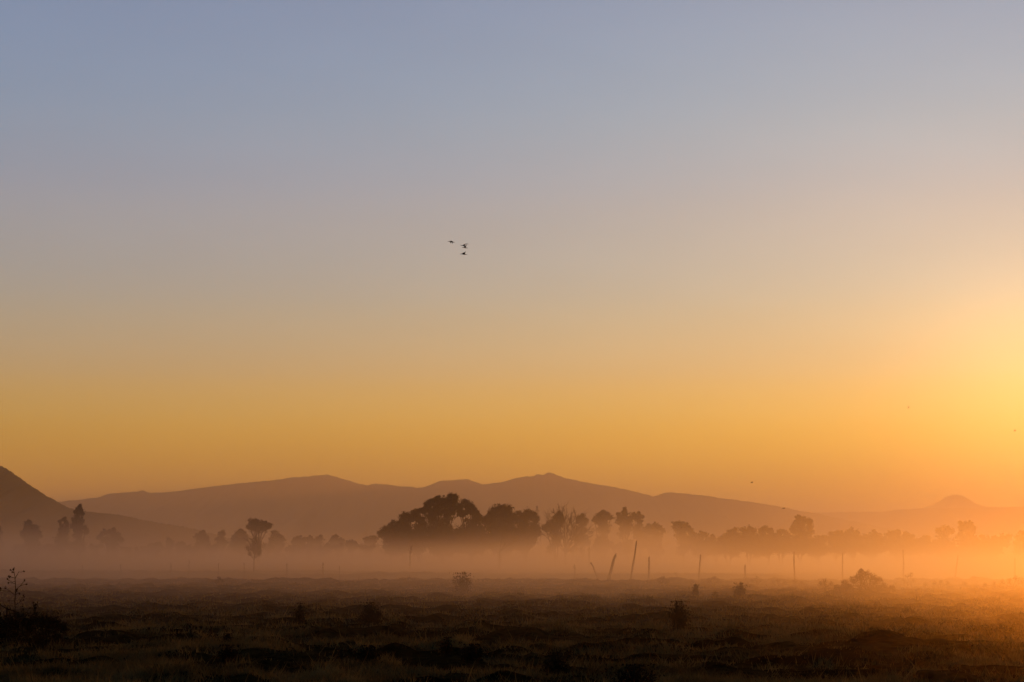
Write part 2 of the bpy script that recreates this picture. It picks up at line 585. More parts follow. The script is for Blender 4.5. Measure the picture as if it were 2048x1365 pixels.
T = [
    # central clump of eucalyptus
    ('low bushy tree at the left foot of the central dark grove', 480, [(763, 1067, 8), (774, 1058, 8), (787, 1051, 9), (784, 1066, 13), (799, 1061, 12), (775, 1075, 13), (797, 1077, 14)]),
    ('round-topped tree second from the left end of the central dark grove', 485, [(812, 1030, 8), (804, 1039, 8), (818, 1040, 8), (810, 1050, 12), (801, 1050, 9), (812, 1066, 14), (822, 1071, 12), (823, 1036, 5)]),
    ('lobed tree right beside the tallest one of the central grove, on its left', 478, [(829, 1025, 7), (840, 1022, 5), (846, 1020, 3.5), (832, 1036, 10), (845, 1040, 9), (840, 1050, 11), (848, 1060, 12), (833, 1068, 12)]),
    ('tallest broad dark tree of the central grove, highest crown of all', 490, [(854, 1012, 7), (865, 1004, 8), (876, 1000, 8), (890, 1003, 9), (902, 993, 8), (911, 997, 7), (905, 1010, 11), (880, 1018, 16), (862, 1025, 13), (897, 1030, 13), (870, 1045, 18), (890, 1056, 16), (913, 1018, 6), (868, 1067, 15), (851, 1023, 6)]),
    ('dark tree sloping down on the right shoulder of the tallest one, light showing through', 492, [(929, 1007, 7), (941, 1012, 7), (945, 1021, 9), (935, 1020, 8), (953, 1028, 8), (960, 1037, 6), (950, 1043, 12), (940, 1056, 13), (957, 1060, 11), (920, 1062, 11), (921, 1015, 5), (919, 1026, 6), (925, 1030, 6)]),
    ('dome-shaped dark tree right of the notch in the central grove', 484, [(974, 1036, 7), (984, 1027, 8), (993, 1018, 9), (1006, 1016, 8), (1017, 1020, 8), (1025, 1031, 8), (1005, 1034, 14), (990, 1045, 14), (1015, 1048, 14), (1000, 1062, 14), (979, 1057, 11), (1022, 1062, 11), (968, 1044, 6), (1031, 1037, 6)]),
    ('uneven tree at the right end of the central dark grove', 480, [(1037, 1028, 6), (1046, 1030, 5), (1055, 1025, 7), (1066, 1029, 6), (1072, 1040, 7), (1055, 1041, 11), (1040, 1045, 10), (1076, 1056, 5), (1065, 1056, 11), (1045, 1060, 13), (1076, 1066, 6)]),
    ('thin-leaved tree standing just behind the bare fan-shaped tree', 470, [(1118, 1031, 6), (1110, 1038, 6), (1100, 1048, 8), (1124, 1037, 5), (1091, 1057, 7), (1104, 1060, 9), (1118, 1050, 7)]),
    # right of the grove, half drowned in mist
    ('small two-pointed tree top just right of the bare fan-shaped tree', 560, [(1164, 1033, 4.5), (1156, 1038, 5), (1172, 1041, 5), (1163, 1046, 9), (1160, 1062, 12)]),
    ('small domed tree top with a pointed tip, standing alone in high mist', 580, [(1206, 1026, 5), (1197, 1034, 7), (1214, 1031, 6), (1220, 1036, 5), (1205, 1042, 10), (1189, 1040, 4), (1206, 1060, 13)]),
    ('pointed conical tree with the darkest tip right of the domed top', 560, [(1249, 1019, 3), (1249, 1026, 5.5), (1237, 1028, 3.5), (1248, 1035, 8), (1261, 1036, 6), (1240, 1042, 9), (1256, 1048, 9), (1250, 1064, 14)]),
    ('feathery tree leaning against the right side of the conical one', 550, [(1268, 1029, 3.5), (1278, 1028, 3.5), (1284, 1035, 3.5), (1274, 1038, 7), (1280, 1047, 7), (1275, 1062, 10)]),
    ('low dark sloping tree between the feathery tree and the square-topped one', 520, [(1297, 1054, 5), (1309, 1053, 5.5), (1318, 1056, 5.5), (1326, 1062, 4.5), (1306, 1063, 9), (1290, 1060, 6), (1312, 1075, 12)]),
    ('square-topped tree stepping down to the right, alone right of the mist gap', 540, [(1351, 1050, 7), (1362, 1048, 6), (1372, 1053, 7), (1382, 1062, 6), (1360, 1062, 11), (1386, 1071, 5), (1365, 1078, 12)]),
    ('short ragged tree with a spiky right side before the right-hand wood', 430, [(1403, 1068, 4), (1411, 1071, 5), (1417, 1081, 6), (1403, 1085, 8), (1385, 1089, 8), (1372, 1093, 7)]),
    # right-hand wood
    ('leftmost tree of the right-hand wood, sloping down to the mist', 500, [(1470, 1060, 4.5), (1461, 1066, 7), (1453, 1075, 8), (1472, 1075, 10), (1445, 1086, 8), (1462, 1090, 12)]),
    ('broad flat-topped tree second in the right-hand wood', 505, [(1487, 1061, 6.5), (1498, 1058, 5), (1508, 1060, 5), (1495, 1074, 12), (1510, 1075, 10), (1496, 1090, 13)]),
    ('rounded tree third in the right-hand wood', 500, [(1524, 1061, 6), (1531, 1057, 5), (1541, 1063, 6), (1530, 1075, 13), (1546, 1075, 8), (1532, 1090, 13)]),
    ('small low tree tucked left of the tall one in the right-hand wood', 510, [(1562, 1063, 4.5), (1555, 1069, 5), (1573, 1068, 5), (1565, 1080, 10), (1562, 1092, 12)]),
    ('tall narrow tree standing well above the right-hand wood', 515, [(1594, 1034, 3.5), (1600, 1038, 6), (1608, 1040, 6), (1618, 1042, 5.5), (1590, 1050, 6), (1604, 1052, 12), (1618, 1055, 6), (1584, 1060, 5), (1600, 1068, 13), (1620, 1066, 8), (1605, 1086, 14)]),
    ('low shrubby tree at the right foot of the tall narrow tree', 505, [(1634, 1077, 5.5), (1625, 1081, 7), (1643, 1084, 5), (1632, 1092, 10)]),
    ('bushy orange-lit tree right of the dip in the right-hand wood', 530, [(1664, 1069, 5.5), (1674, 1066, 4.5), (1684, 1068, 5.5), (1672, 1079, 11), (1675, 1092, 12)]),
    ('peaked bushy tree next to the second tall fence post', 530, [(1695, 1067, 6), (1704, 1062, 5), (1712, 1068, 5.5), (1703, 1078, 12), (1705, 1092, 12)]),
    ('low tree with one small spire between the second and third tall posts', 535, [(1728, 1074, 6), (1740, 1072, 5.5), (1749, 1062, 2.5), (1751, 1068, 4), (1759, 1074, 6), (1745, 1082, 10), (1742, 1093, 11)]),
    ('wide uneven tree behind the top of the third tall post', 530, [(1776, 1071, 5.5), (1785, 1067, 5.5), (1797, 1065, 5), (1808, 1070, 5.5), (1820, 1074, 5.5), (1790, 1081, 12), (1814, 1083, 8), (1798, 1093, 12)]),
    ('smallest faint tree between the wide uneven tree and the domed one', 560, [(1849, 1076, 4.5), (1858, 1077, 4.5), (1840, 1081, 5.5), (1850, 1088, 10)]),
    ('domed hazy tree second from the right end of the wood', 560, [(1873, 1063, 5), (1885, 1059, 5.5), (1895, 1058, 5.5), (1903, 1064, 5), (1885, 1072, 10), (1888, 1088, 13)]),
    ('hazy tree with two tufted horns at the far right of the wood', 560, [(1923, 1048, 4.5), (1932, 1050, 5.5), (1942, 1047, 4.5), (1946, 1056, 5), (1933, 1060, 10), (1920, 1061, 5), (1948, 1067, 5), (1934, 1080, 13)]),
    ('faint low hedge-like tree washed out by the sun glow', 600, [(1963, 1075, 5), (1990, 1078, 6), (2005, 1076, 6), (2020, 1075, 6), (1978, 1084, 9), (2008, 1086, 10)]),
    ('faint tree cut by the right edge of the view', 590, [(2043, 1071, 7), (2052, 1070, 8), (2036, 1082, 8), (2050, 1088, 10)]),
    # left side
    ('faint tree cut by the left edge of the view', 690, [(-8, 1062, 10), (-14, 1074, 12), (-4, 1080, 8)]),
    ('rounded tree with sloping right side, nearest the left edge', 600, [(60, 1047, 6), (54, 1052, 6), (68, 1056, 6.5), (62, 1066, 12), (76, 1070, 8), (50, 1068, 8), (63, 1082, 14)]),
    ('small forked tree touching the left side of the tall ragged one', 470, [(129, 1039, 3.5), (120, 1043, 2.3), (134, 1046, 3.5), (124, 1052, 3.5), (133, 1056, 5.5), (122, 1060, 4.5), (129, 1068, 8)]),
    ('tall ragged spire-like tree in the left of the field', 460, [(158, 1012, 3), (155, 1020, 4.5), (164, 1020, 3), (150, 1025, 2.5), (158, 1029, 5.5), (166, 1028, 2.5), (152, 1040, 7.5), (163, 1042, 5.5), (158, 1052, 8.5), (170, 1057, 5.5), (147, 1052, 6), (172, 1064, 5), (155, 1067, 10)]),
    ('bushy tree with a thin upright shoot on its left side', 520, [(208, 1061, 2), (208, 1068, 4), (228, 1059, 3), (220, 1066, 5.5), (230, 1068, 7), (238, 1073, 5.5), (199, 1075, 4), (224, 1079, 10), (241, 1081, 5), (212, 1081, 8), (223, 1094, 11)]),
    ('low faint tree second to the right of the bushy one with a shoot', 680, [(303, 1095, 7), (317, 1092, 7), (326, 1097, 5), (290, 1102, 8), (275, 1106, 6), (310, 1105, 10)]),
    ('faint slim tree between two low faint trees on the left', 690, [(336, 1082, 5), (342, 1087, 6), (338, 1096, 8)]),
    ('faint low tree left of the oval faint tree', 690, [(357, 1090, 5.5), (365, 1090, 5.5), (375, 1098, 5), (362, 1100, 9)]),
    ('faint oval tree halfway between left edge and flat-topped tree', 700, [(404, 1068, 6.5), (398, 1075, 7), (412, 1078, 7), (404, 1087, 9)]),
    ('faint narrow tree just left of the flat-topped tree', 720, [(443, 1069, 6), (438, 1080, 6.5), (449, 1086, 6), (443, 1095, 8)]),
    ('faint small tree low in the mist under the flat-topped tree', 720, [(468, 1088, 7), (463, 1098, 8), (474, 1098, 7)]),
    ('pale spreading tree behind the left side of the flat-topped tree', 600, [(483, 1063, 5), (475, 1068, 6), (488, 1070, 7), (470, 1077, 6)]),
    ('flat-topped dark tree floating above the mist behind the slim sapling', 470, [(504, 1044, 6), (513, 1042, 5), (524, 1045, 5), (531, 1048, 4.5), (539, 1052, 5), (497, 1054, 5), (510, 1054, 8), (525, 1055, 7), (516, 1063, 5), (518, 1050, 6.5), (500, 1055, 6.5), (534, 1056, 6.5), (518, 1058, 8)]),
    ('faint rounded tree right of the flat-topped tree', 740, [(550, 1071, 8), (562, 1080, 8), (545, 1082, 8)]),
    ('faint dome-shaped tree alone in the pale gap left of the grove', 800, [(590, 1083, 6), (598, 1078, 7), (606, 1083, 6), (598, 1090, 10)]),
    ('faint twin-topped tree in the pale gap left of the grove', 820, [(620, 1080, 7), (638, 1081, 8), (629, 1089, 9)]),
    ('faint peaked tree in the pale gap, nearest the grove but two', 780, [(672, 1077, 7), (665, 1084, 7), (681, 1084, 6), (672, 1092, 9)]),
    ('faint pair-crowned shrub low in the pale gap', 640, [(641, 1097, 5), (656, 1092, 5.5), (655, 1100, 7), (643, 1104, 7)]),
    ('pale round tree in the pale gap, second from the grove', 640, [(697, 1087, 6), (706, 1087, 6), (712, 1093, 6), (701, 1096, 9)]),
    ('palest tree touching the left end of the central grove', 760, [(733, 1081, 7), (748, 1079, 7), (741, 1089, 9)]),
]
def lower_belt(keys, d0, d1, y0, y1, r0, r1, seed):
    """give neighbouring trees of one wood the low boughs with which they run into each other"""
    rng = random.Random(seed)
    mem = sorted([t for t in T if d0 <= t[1] < d1 and any(k in t[0] for k in keys)], key=lambda t: sum(c[0] for c in t[2]) / len(t[2]))
    cx = [sum(c[0] for c in t[2]) / len(t[2]) for t in mem]
    for i, t in enumerate(mem):
        a = (cx[i - 1] + cx[i]) / 2 if i else cx[i] - 10
        b = (cx[i + 1] + cx[i]) / 2 if i + 1 < len(mem) else cx[i] + 10
        n = max(2, int(round((b - a) / 9.0)))
        for k in range(n):
            t[2].append((a + (k + .5) * (b - a) / n + rng.uniform(-3, 3), rng.uniform(y0, y1), rng.uniform(r0, r1)))


T = [(lab, D * 0.85 if 495 <= D < 605 and cl[0][0] > 1430 else D, cl) for lab, D, cl in T]
lower_belt(['central', 'shoulder of the tallest', 'notch in the'], 470, 500, 1064, 1084, 10, 15, 3)
lower_belt(['right-hand wood,', 'the right-hand wood', 'fence post', 'tall posts', 'tall post', 'tall narrow tree', 'wide uneven tree and', 'far right of the wood', 'right end of the wood', 'sun glow'], 415, 515, 1076, 1092, 6, 12, 4)
lower_belt(['central', 'shoulder of the tallest', 'notch in the'], 470, 500, 1082, 1102, 11, 15, 5)
lower_belt(['right-hand wood,', 'the right-hand wood', 'fence post', 'tall posts', 'tall post', 'tall narrow tree', 'wide uneven tree and', 'far right of the wood', 'right end of the wood', 'sun glow'], 415, 515, 1092, 1106, 9, 13, 6)
_r = random.Random(77)
for lab, D, cl in T:
    if len(cl) < 14 and max(c[1] for c in cl) < 1092 and 'flat-topped dark' not in lab:
        x0 = sum(c[0] for c in cl) / len(cl)
        yl = max(c[1] for c in cl)
        for k in range(5):
            cl.append((x0 + _r.uniform(-11, 11), _r.uniform(yl + 4, 1104), _r.uniform(6, 11)))
for i, (lab, D, cl) in enumerate(T):
    tree(lab, D, cl, loose=any(k in lab for k in ('ragged', 'forked', 'shoot', 'feathery', 'spire', 'flat-topped dark')), seed=i + 1, stems=2 if len(cl) > 9 else 1)


# bare fan-shaped tree
def bare_tree(label, D, bx, by, tips, seed, rad, name='bare_tree', twig=True, group=None, leaves=0):
    rng = random.Random(seed)
    mp = m_per_px(D)
    p = at(bx, by, D)
    base = Vector((p.x, D, min(p.z, gh(p.x, D)) - 0.05))
    root = empty(name, Vector((p.x, D, gh(p.x, D))))
    tag(root, label, 'tree', group)
    tb = MB()
    lv = MB()
    fork = at(bx, by, D)
    fork.z = max(fork.z, base.z + 0.5)
    tb.tube([base, (base + fork) / 2 + Vector((rad * .3, 0, 0)), fork], [rad * 1.4, rad * 1.1, rad], 7)

    def grow(a, b, r, depth):
        a = Vector(a)
        b = Vector(b)
        m1 = a.lerp(b, 0.35) + Vector((rng.gauss(0, .05), rng.gauss(0, .05), rng.gauss(0, .02))) * (b - a).length
        m2 = a.lerp(b, 0.7) + Vector((rng.gauss(0, .05), rng.gauss(0, .05), rng.gauss(0, .02))) * (b - a).length
        tb.tube([a, m1, m2, b], [r, r * .8, r * .55, r * .2], 5)
        if leaves and depth <= 1:
            for q in range(leaves):
                c = m1.lerp(b, rng.random()) + Vector((rng.gauss(0, 1), rng.gauss(0, 1), rng.gauss(0, 1))) * mp * 2.0
                lv.leaf(c, mp * rng.uniform(0.9, 2.0), rng)
        if depth > 0:
            for q in range(7):
                s = m1.lerp(b, rng.uniform(0.0, 0.9))
                L = (b - a).length * rng.uniform(0.25, 0.55)
                d = (b - a).normalized() + Vector((rng.gauss(0, .55), rng.gauss(0, .55), rng.gauss(0.15, .35)))
                d.normalize()
                grow(s, s + d * L, r * 0.45, depth - 1)

    for (x, y) in tips:
        e = at(x, y, D)
        e.y += rng.uniform(-1, 1) * abs(e.z - fork.z) * 0.3
        grow(fork - Vector((0, 0, rad)), e, rad * rng.uniform(.5, .75), 2 if twig else 1)
    tb.build('trunk', M_BARK, root)
    if leaves:
        lv.build('crown', M_LEAF, root)
    return root


bare_tree('bare fan-shaped tree with leafless upright branches at right of the grove', 420, 1131, 1106,
          [(1098, 1048), (1104, 1042), (1112, 1036), (1120, 1034), (1128, 1038), (1135, 1036), (1141, 1037), (1148, 1040), (1154, 1044), (1160, 1048), (1166, 1054), (1172, 1062), (1176, 1070),
           (1092, 1062), (1089, 1072), (1170, 1080), (1162, 1084), (1150, 1070), (1144, 1062)], 5, 0.20)
bare_tree('slim sparse sapling standing alone in front of the flat-topped tree', 193, 508, 1118,
          [(508, 1068), (504, 1078), (513, 1080), (499, 1087), (518, 1089), (495, 1096), (521, 1098), (498, 1105), (518, 1107), (509, 1086), (506, 1096), (512, 1100)], 8, 0.055, name='sapling', leaves=7)
bare_tree('thin dead trunk below the left part of the grove', 285, 820, 1112, [(822, 1092), (817, 1098), (824, 1100)], 12, 0.12, name='dead_tree', twig=False)
bare_tree('crooked dead tree with a long arm bending right, under the grove', 330, 999, 1103, [(1006, 1068), (1015, 1083), (1028, 1081)], 15, 0.14, name='dead_tree', twig=False)
bare_tree('short dark snag in the mist right of the bare fan-shaped tree', 360, 1178, 1108, [(1177, 1094), (1181, 1099)], 17, 0.16, name='dead_tree', twig=False)


# ------------------------------------------------------------------ fence posts
POSTS = 'old wooden posts of the broken fence line'


def post(label, pts, D, w, seed, nubs=()):
    rng = random.Random(seed)
    mp = m_per_px(D)
    P = [at(x, y, D) for x, y in pts]
    low = P[-1]
    g = gh(low.x, D)
    foot = Vector((low.x + (P[-1].x - P[-2].x) * 0.2, D, min(g, low.z) - 0.25))
    path = [foot] + P[::-1]
    fine = []
    for a, b in zip(path, path[1:]):
        for k in range(4):
            fine.append(a.lerp(b, k / 4.0))
    fine.append(path[-1])
    n = len(fine)
    r = w * mp / 2
    fine = [p + Vector((rng.gauss(0, .10) * r, rng.gauss(0, .10) * r, 0)) for p in fine]
    rad = [r * (1.12 - 0.25 * i / n) * rng.uniform(0.9, 1.12) for i in range(n)]
    mb = MB()
    mb.tube(fine, rad, 8)
    # split, uneven top
    tp = fine[-1]
    mb.tube([tp - Vector((0, 0, r)), tp + Vector((r * .35, 0, r * 1.2))], [rad[-1] * .75, rad[-1] * .3], 6)
    for (x0, y0, x1, y1, ww) in nubs:
        mb.tube([at(x0, y0, D), at(x1, y1, D)], [ww * mp / 2, ww * mp / 3], 6)
    o = mb.build('fence_post', M_POST, origin=Vector((low.x, D, g)))
    tag(o, label, 'fence post', POSTS)


PL = [
    ('short faint post nearest the left edge of the view', [(165, 1132), (165, 1151)], 178, 1.8),
    ('second faint post from the left edge, leaning slightly', [(241, 1129), (243, 1152)], 178, 2.0),
    ('dark upright post third from the left edge', [(342, 1127), (342, 1151)], 176, 2.4),
    ('taller faint post just right of the dark third one', [(378, 1121), (378, 1150)], 178, 1.6),
    ('post standing above the small misty bush on the left bank', [(437, 1127), (437, 1149)], 176, 2.0),
    ('faint post just left of the slim sapling', [(488, 1126), (489, 1148)], 178, 1.8),
    ('upright post to the right of the slim sapling', [(574, 1127), (574, 1146)], 176, 2.2),
    ('post in front of the low bank, rightmost clear one on the left', [(646, 1126), (646, 1146)], 176, 2.2),
    ('tiny stump-like post on top of the low bank', [(679, 1132), (679, 1146)], 178, 1.4),
    ('thin crooked stick post with a side stub, left of the leaning posts', [(1149, 1130), (1150, 1138), (1149, 1156)], 150, 2.2),
    ('twisted post leaning far to the left with a hooked top', [(1182, 1126), (1186, 1133), (1189, 1142), (1196, 1158)], 140, 3.4),
    ('thick short post leaning to the right, wider than the others', [(1231, 1110), (1226, 1125), (1217, 1160)], 132, 6.2),
    ('tall thin pole leaning right, highest of the middle posts', [(1273, 1083), (1269, 1112), (1261, 1160)], 130, 4.0),
    ('straight upright post right of the tall leaning pole', [(1298, 1115), (1298, 1138), (1297, 1164)], 130, 4.4),
    ('short thin stick leaning left between two upright posts', [(1350, 1145), (1354, 1152), (1358, 1164)], 135, 1.6),
    ('slender post tilted a little right, alone before the right-hand wood', [(1401, 1111), (1399, 1135), (1397, 1163)], 132, 3.6),
    ('short stubby post of the right-hand half', [(1490, 1131), (1490, 1166)], 132, 4.2),
    ('tall upright post left of the large bush, below the tall narrow tree', [(1588, 1105), (1588, 1130), (1590, 1163)], 135, 3.8),
    ('tall upright post directly behind the large bush', [(1685, 1107), (1685, 1130), (1685, 1160)], 138, 3.4),
    ('tallest upright post right of the large bush', [(1806, 1100), (1807, 1130), (1807, 1160)], 138, 3.4),
    ('hazy post leaning right in the orange glow', [(1916, 1112), (1913, 1135), (1909, 1164)], 134, 3.2),
    ('palest post almost lost in the sun glow at the right edge', [(2030, 1118), (2030, 1162)], 138, 3.0),
]
for i, (lab, pts, D, w) in enumerate(PL):
    if D > 170:
        D -= 20
    nubs = ()
    if 'side stub' in lab:
        nubs = ((1149, 1137, 1146, 1134, 1.8),)
    if 'hooked' in lab:
        nubs = ((1183, 1127, 1180, 1127, 3.4),)
    post(lab, pts, D, w * 0.88, i + 3, nubs)


# ------------------------------------------------------------------ weeds and bushes
def tuft(label, px, base_y, top_y, half_w, name='weed', cat='weed', n=26, spread=1.0, seed=1, heads=True, dens=1.0, D=None, group=None, core=True):
    """a clump of upright stems with small leaves and seed heads"""
    rng = random.Random(seed * 31 + 5)
    if D is None:
        p, D = on_ground(px, base_y)
    else:
        q = at(px, base_y, D)
        p = Vector((q.x, D, gh(q.x, D)))
    mp = m_per_px(D)
    H = max(at(px, top_y, D).z - p.z, 0.08)
    W = half_w * mp
    root = empty(name, p)
    tag(root, label, cat, group)
    st = MB()
    lf = MB()
    for i in range(n):
        u = rng.uniform(-1, 1)
        w = rng.uniform(-1, 1)
        h = H * (1 - 0.45 * abs(u) ** 1.5) * rng.uniform(0.55, 1.0)
        if i == 0:
            u, h = rng.uniform(-.3, .3), H
        a = p + Vector((u * W * 0.35, w * W * 0.35, -0.03))
        e = p + Vector((u * W * spread, w * W * spread, h))
        m = a.lerp(e, 0.5) + Vector((-u * W * 0.1, 0, h * 0.08))
        r = max(0.0035, 0.42 * mp)
        st.tube([a, m, e], [r * 1.3, r, r * 0.5], 4)
        nl = int((5 + H * 9) * dens)
        for q in range(nl):
            t = rng.random() ** 0.8
            c = (a.lerp(m, t * 2) if t < .5 else m.lerp(e, t * 2 - 1)) + Vector((rng.gauss(0, .07), rng.gauss(0, .07), rng.gauss(0, .02))) * (W + 0.08)
            c.z = max(c.z, p.z + 0.01)
            lf.leaf(c, rng.uniform(0.9, 2.1) * max(mp * 1.5, 0.015), rng, 0.5, 0.5)
        if heads:
            for q in range(rng.randint(3, 7)):
                c = e + Vector((rng.gauss(0, 1), rng.gauss(0, 1), rng.gauss(-.6, 1))) * mp * 1.6
                lf.leaf(c, rng.uniform(0.9, 1.8) * mp * 1.4, rng, 0.8)
    if core:
        # dense heart of the clump
        for q in range(int(950 * dens)):
            d = Vector((rng.gauss(0, .42), rng.gauss(0, .42), min(abs(rng.gauss(0, .42)), .92)))
            c = p + Vector((d.x * W, d.y * W, d.z * H))
            lf.leaf(c, rng.uniform(1.5, 3.2) * max(mp * 1.4, 0.014), rng, 0.6, 0.4)
    st.build('stalk', M_STALK, root)
    lf.build('foliage', M_WEED, root)
    return root


def shrub(label, px, base_y, lobes, D, name='shrub', cat='shrub', seed=1, dens=1.0, leaf=1.0, sprigs=14, group=None):
    """leafy mound; lobes are (px, py, radius px)"""
    rng = random.Random(seed * 57 + 3)
    q = at(px, base_y, D)
    p = Vector((q.x, D, gh(q.x, D)))
    mp = m_per_px(D)
    root = empty(name, p)
    tag(root, label, cat, group)
    st = MB()
    lf = MB()
    for (x, y, r) in lobes:
        c0 = at(x, y, D)
        rr = r * mp
        c0.y += rng.uniform(-.4, .4) * rr
        st.tube([p + Vector((rng.gauss(0, .1), 0, -.05)), p.lerp(c0, .5) + Vector((0, 0, .05)), c0], [mp * .9, mp * .6, mp * .3], 5)
        for s in range(sprigs):
            d = Vector((rng.gauss(0, 1), rng.gauss(0, 1), rng.gauss(.5, 1)))
            d.normalize()
            e = c0 + d * rr * rng.uniform(.7, 1.55 if sprigs > 20 else 1.18)
            st.tube([c0, e], [mp * .35, mp * .15], 4)
            for k in range(int(7 * dens)):
                lf.leaf(c0.lerp(e, rng.uniform(.5, 1.03)) + Vector((rng.gauss(0, 1), rng.gauss(0, 1), rng.gauss(0, 1))) * mp * .9, leaf * mp * rng.uniform(1.0, 2.2), rng, .55)
        for k in range(int(90 * dens * max(1, r / 8.0))):
            d = Vector((rng.gauss(0, 1), rng.gauss(0, 1), rng.gauss(0, 1)))
            d.normalize()
            c = c0 + d * rr * rng.random() ** 0.4 * 0.95
            c.z = max(c.z, gh(c.x, c.y) + 0.01)
            lf.leaf(c, leaf * mp * rng.uniform(1.4, 3.0), rng, .6)
    st.build('stalk', M_STALK, root)
    lf.build('foliage', M_WEED, root)
    return root


tuft('spiky weed clump on the meadow left of centre, dark against brown ground', 742, 1252, 1202, 22, seed=1, n=64, spread=.95, dens=1.4)
tuft('thin dark weed with a loose top, left of the spiky clump', 600, 1252, 1203, 11, seed=2, n=20, spread=.8, dens=1.1)
tuft('bushy round weed in the middle of the right-hand meadow', 1359, 1264, 1199, 22, seed=3, n=60, spread=1.0, dens=1.4)
tuft('leaning wispy weed on the meadow edge under the grove', 925, 1186, 1143, 21, seed=4, n=26, spread=1.0, D=86)
tuft('flat-topped weed on the right, below the stubby post', 1481, 1198, 1164, 13, seed=5, n=24, spread=1.1)
tuft('narrow upright weed left of the flat-topped weed', 1391, 1196, 1168, 7, seed=6, n=12, spread=.9)
tuft('tiny weed between the narrow weed and the flat-topped one', 1430, 1196, 1184, 5, seed=7, n=8)
shrub('large ragged bush in front of the fence at the right', 1735, 1186, [(1708, 1160, 10), (1718, 1155, 10), (1724, 1148, 9), (1733, 1152, 11), (1744, 1156, 11), (1757, 1162, 10), (1690, 1168, 9), (1725, 1170, 14), (1745, 1174, 14), (1768, 1174, 9), (1700, 1178, 11), (1722, 1142, 4), (1674, 1177, 9), (1784, 1178, 8), (1690, 1180, 10), (1758, 1179, 10)], 86, seed=8, dens=3.2, leaf=.9, name='bush', cat='bush')
shrub('small rounded bush just left of the large ragged bush', 1650, 1182, [(1650, 1164, 7), (1642, 1170, 8), (1660, 1170, 8), (1650, 1175, 9)], 90, seed=9, leaf=.8, name='bush', cat='bush')
shrub('low rounded bush at the foot of the upright post beside the leaning pole', 1327, 1172, [(1326, 1159, 7), (1319, 1164, 6), (1334, 1164, 7), (1326, 1167, 8)], 105, seed=10, leaf=.8, name='bush', cat='bush')
shrub('faint low bush between the slender post and the stubby post', 1427, 1170, [(1428, 1158, 7), (1418, 1162, 7), (1437, 1163, 7)], 108, seed=11, leaf=.8, name='bush', cat='bush')
shrub('faint arching bush just right of the stubby post', 1512, 1170, [(1512, 1158, 7), (1504, 1163, 5), (1520, 1164, 6)], 108, seed=12, leaf=.7, dens=.6, name='bush', cat='bush')
shrub('low spreading bush left of the tall post below the narrow tree', 1552, 1172, [(1545, 1166, 6), (1556, 1163, 6), (1568, 1167, 6), (1590, 1164, 6), (1602, 1168, 6)], 105, seed=13, leaf=.8, dens=.7, name='bush', cat='bush')
shrub('wispy tall-stemmed bush right behind the large ragged bush', 1818, 1172, [(1815, 1154, 7), (1822, 1150, 5), (1808, 1163, 7), (1826, 1162, 6), (1792, 1170, 6)], 105, seed=14, leaf=.7, dens=.6, name='bush', cat='bush')
shrub('glowing low bush at the foot of the hazy leaning post', 1880, 1176, [(1868, 1168, 6), (1882, 1166, 6), (1896, 1168, 6), (1930, 1170, 7), (1850, 1172, 6)], 99, seed=15, leaf=.8, dens=.7, name='bush', cat='bush')
shrub('orange-lit bush by the right edge of the view', 2025, 1180, [(2004, 1166, 7), (2018, 1163, 7), (2032, 1160, 9), (2044, 1164, 10), (1988, 1170, 7), (1970, 1171, 6)], 93, seed=16, leaf=.8, dens=.8, name='bush', cat='bush')
shrub('small misty bush on the left bank below a post', 438, 1172, [(438, 1158, 5), (434, 1163, 6), (443, 1163, 6)], 106, seed=17, leaf=.8, dens=.6, name='bush', cat='bush')
shrub('tiny misty bush on the left bank near the left edge', 113, 1152, [(111, 1146, 3.5), (115, 1146, 3.5), (113, 1150, 5)], 175, seed=18, leaf=.7, dens=.6, name='bush', cat='bush')
shrub('dark shrub in the mist at the foot of the bare fan-shaped tree', 1156, 1112, [(1153, 1098, 8), (1161, 1101, 8), (1145, 1103, 7)], 430, seed=19, name='bush', cat='bush', leaf=.9)
shrub('dim round shrub in the mist behind the tall leaning pole', 1256, 1112, [(1255, 1097, 7), (1260, 1102, 6), (1251, 1104, 6)], 440, seed=20, name='bush', cat='bush', leaf=.9)
FB = [
    ('faint low bush in the mist under the rounded tree near the left edge', 40, 1103, 620, 16, 9),
    ('faint low bush in the mist between the rounded tree and the forked tree', 98, 1102, 600, 14, 9),
    ('faint bush in the mist right of the foot of the tall ragged tree', 190, 1102, 590, 14, 9),
    ('long faint bush in the mist just right of the bushy tree with a shoot', 258, 1104, 600, 18, 8),
    ('faint low bush in the mist left of the oval faint tree', 384, 1104, 640, 13, 8),
    ('faint low bush between the oval tree and the narrow tree', 424, 1103, 650, 12, 9),
    ('faint bush in the mist right of the slim sapling', 535, 1102, 620, 16, 10),
    ('faint bush in the mist below the faint dome-shaped tree', 585, 1103, 640, 18, 8),
    ('faint long bush in the mist left of the pair-crowned shrub', 618, 1104, 660, 15, 8),
    ('faint bush in the mist between the pair-crowned shrub and the pale round tree', 678, 1103, 620, 14, 9),
    ('faint bush in the mist at the left foot of the grove', 735, 1103, 560, 18, 10),
    ('misty bush at the foot of the conical tree right of the grove', 1235, 1102, 520, 20, 11),
    ('misty bush below the low dark sloping tree', 1305, 1103, 500, 18, 11),
    ('misty bush filling the gap before the right-hand wood', 1432, 1103, 480, 14, 10),
]
for i, (lab, px, by, D, hw, hh) in enumerate(FB):
    rr = random.Random(i + 900)
    lob = [(px + (k - 1.5) / 1.5 * hw * .7 + rr.uniform(-2, 2), by - hh * rr.uniform(.45, 1.1), rr.uniform(.6, .9) * hh) for k in range(4)]
    lob.append((px, by, hh))
    shrub(lab, px, 1112, lob, D, seed=40 + i, name='bush', cat='bush', leaf=1.0, dens=1.3, group='faint bushes in the mist')

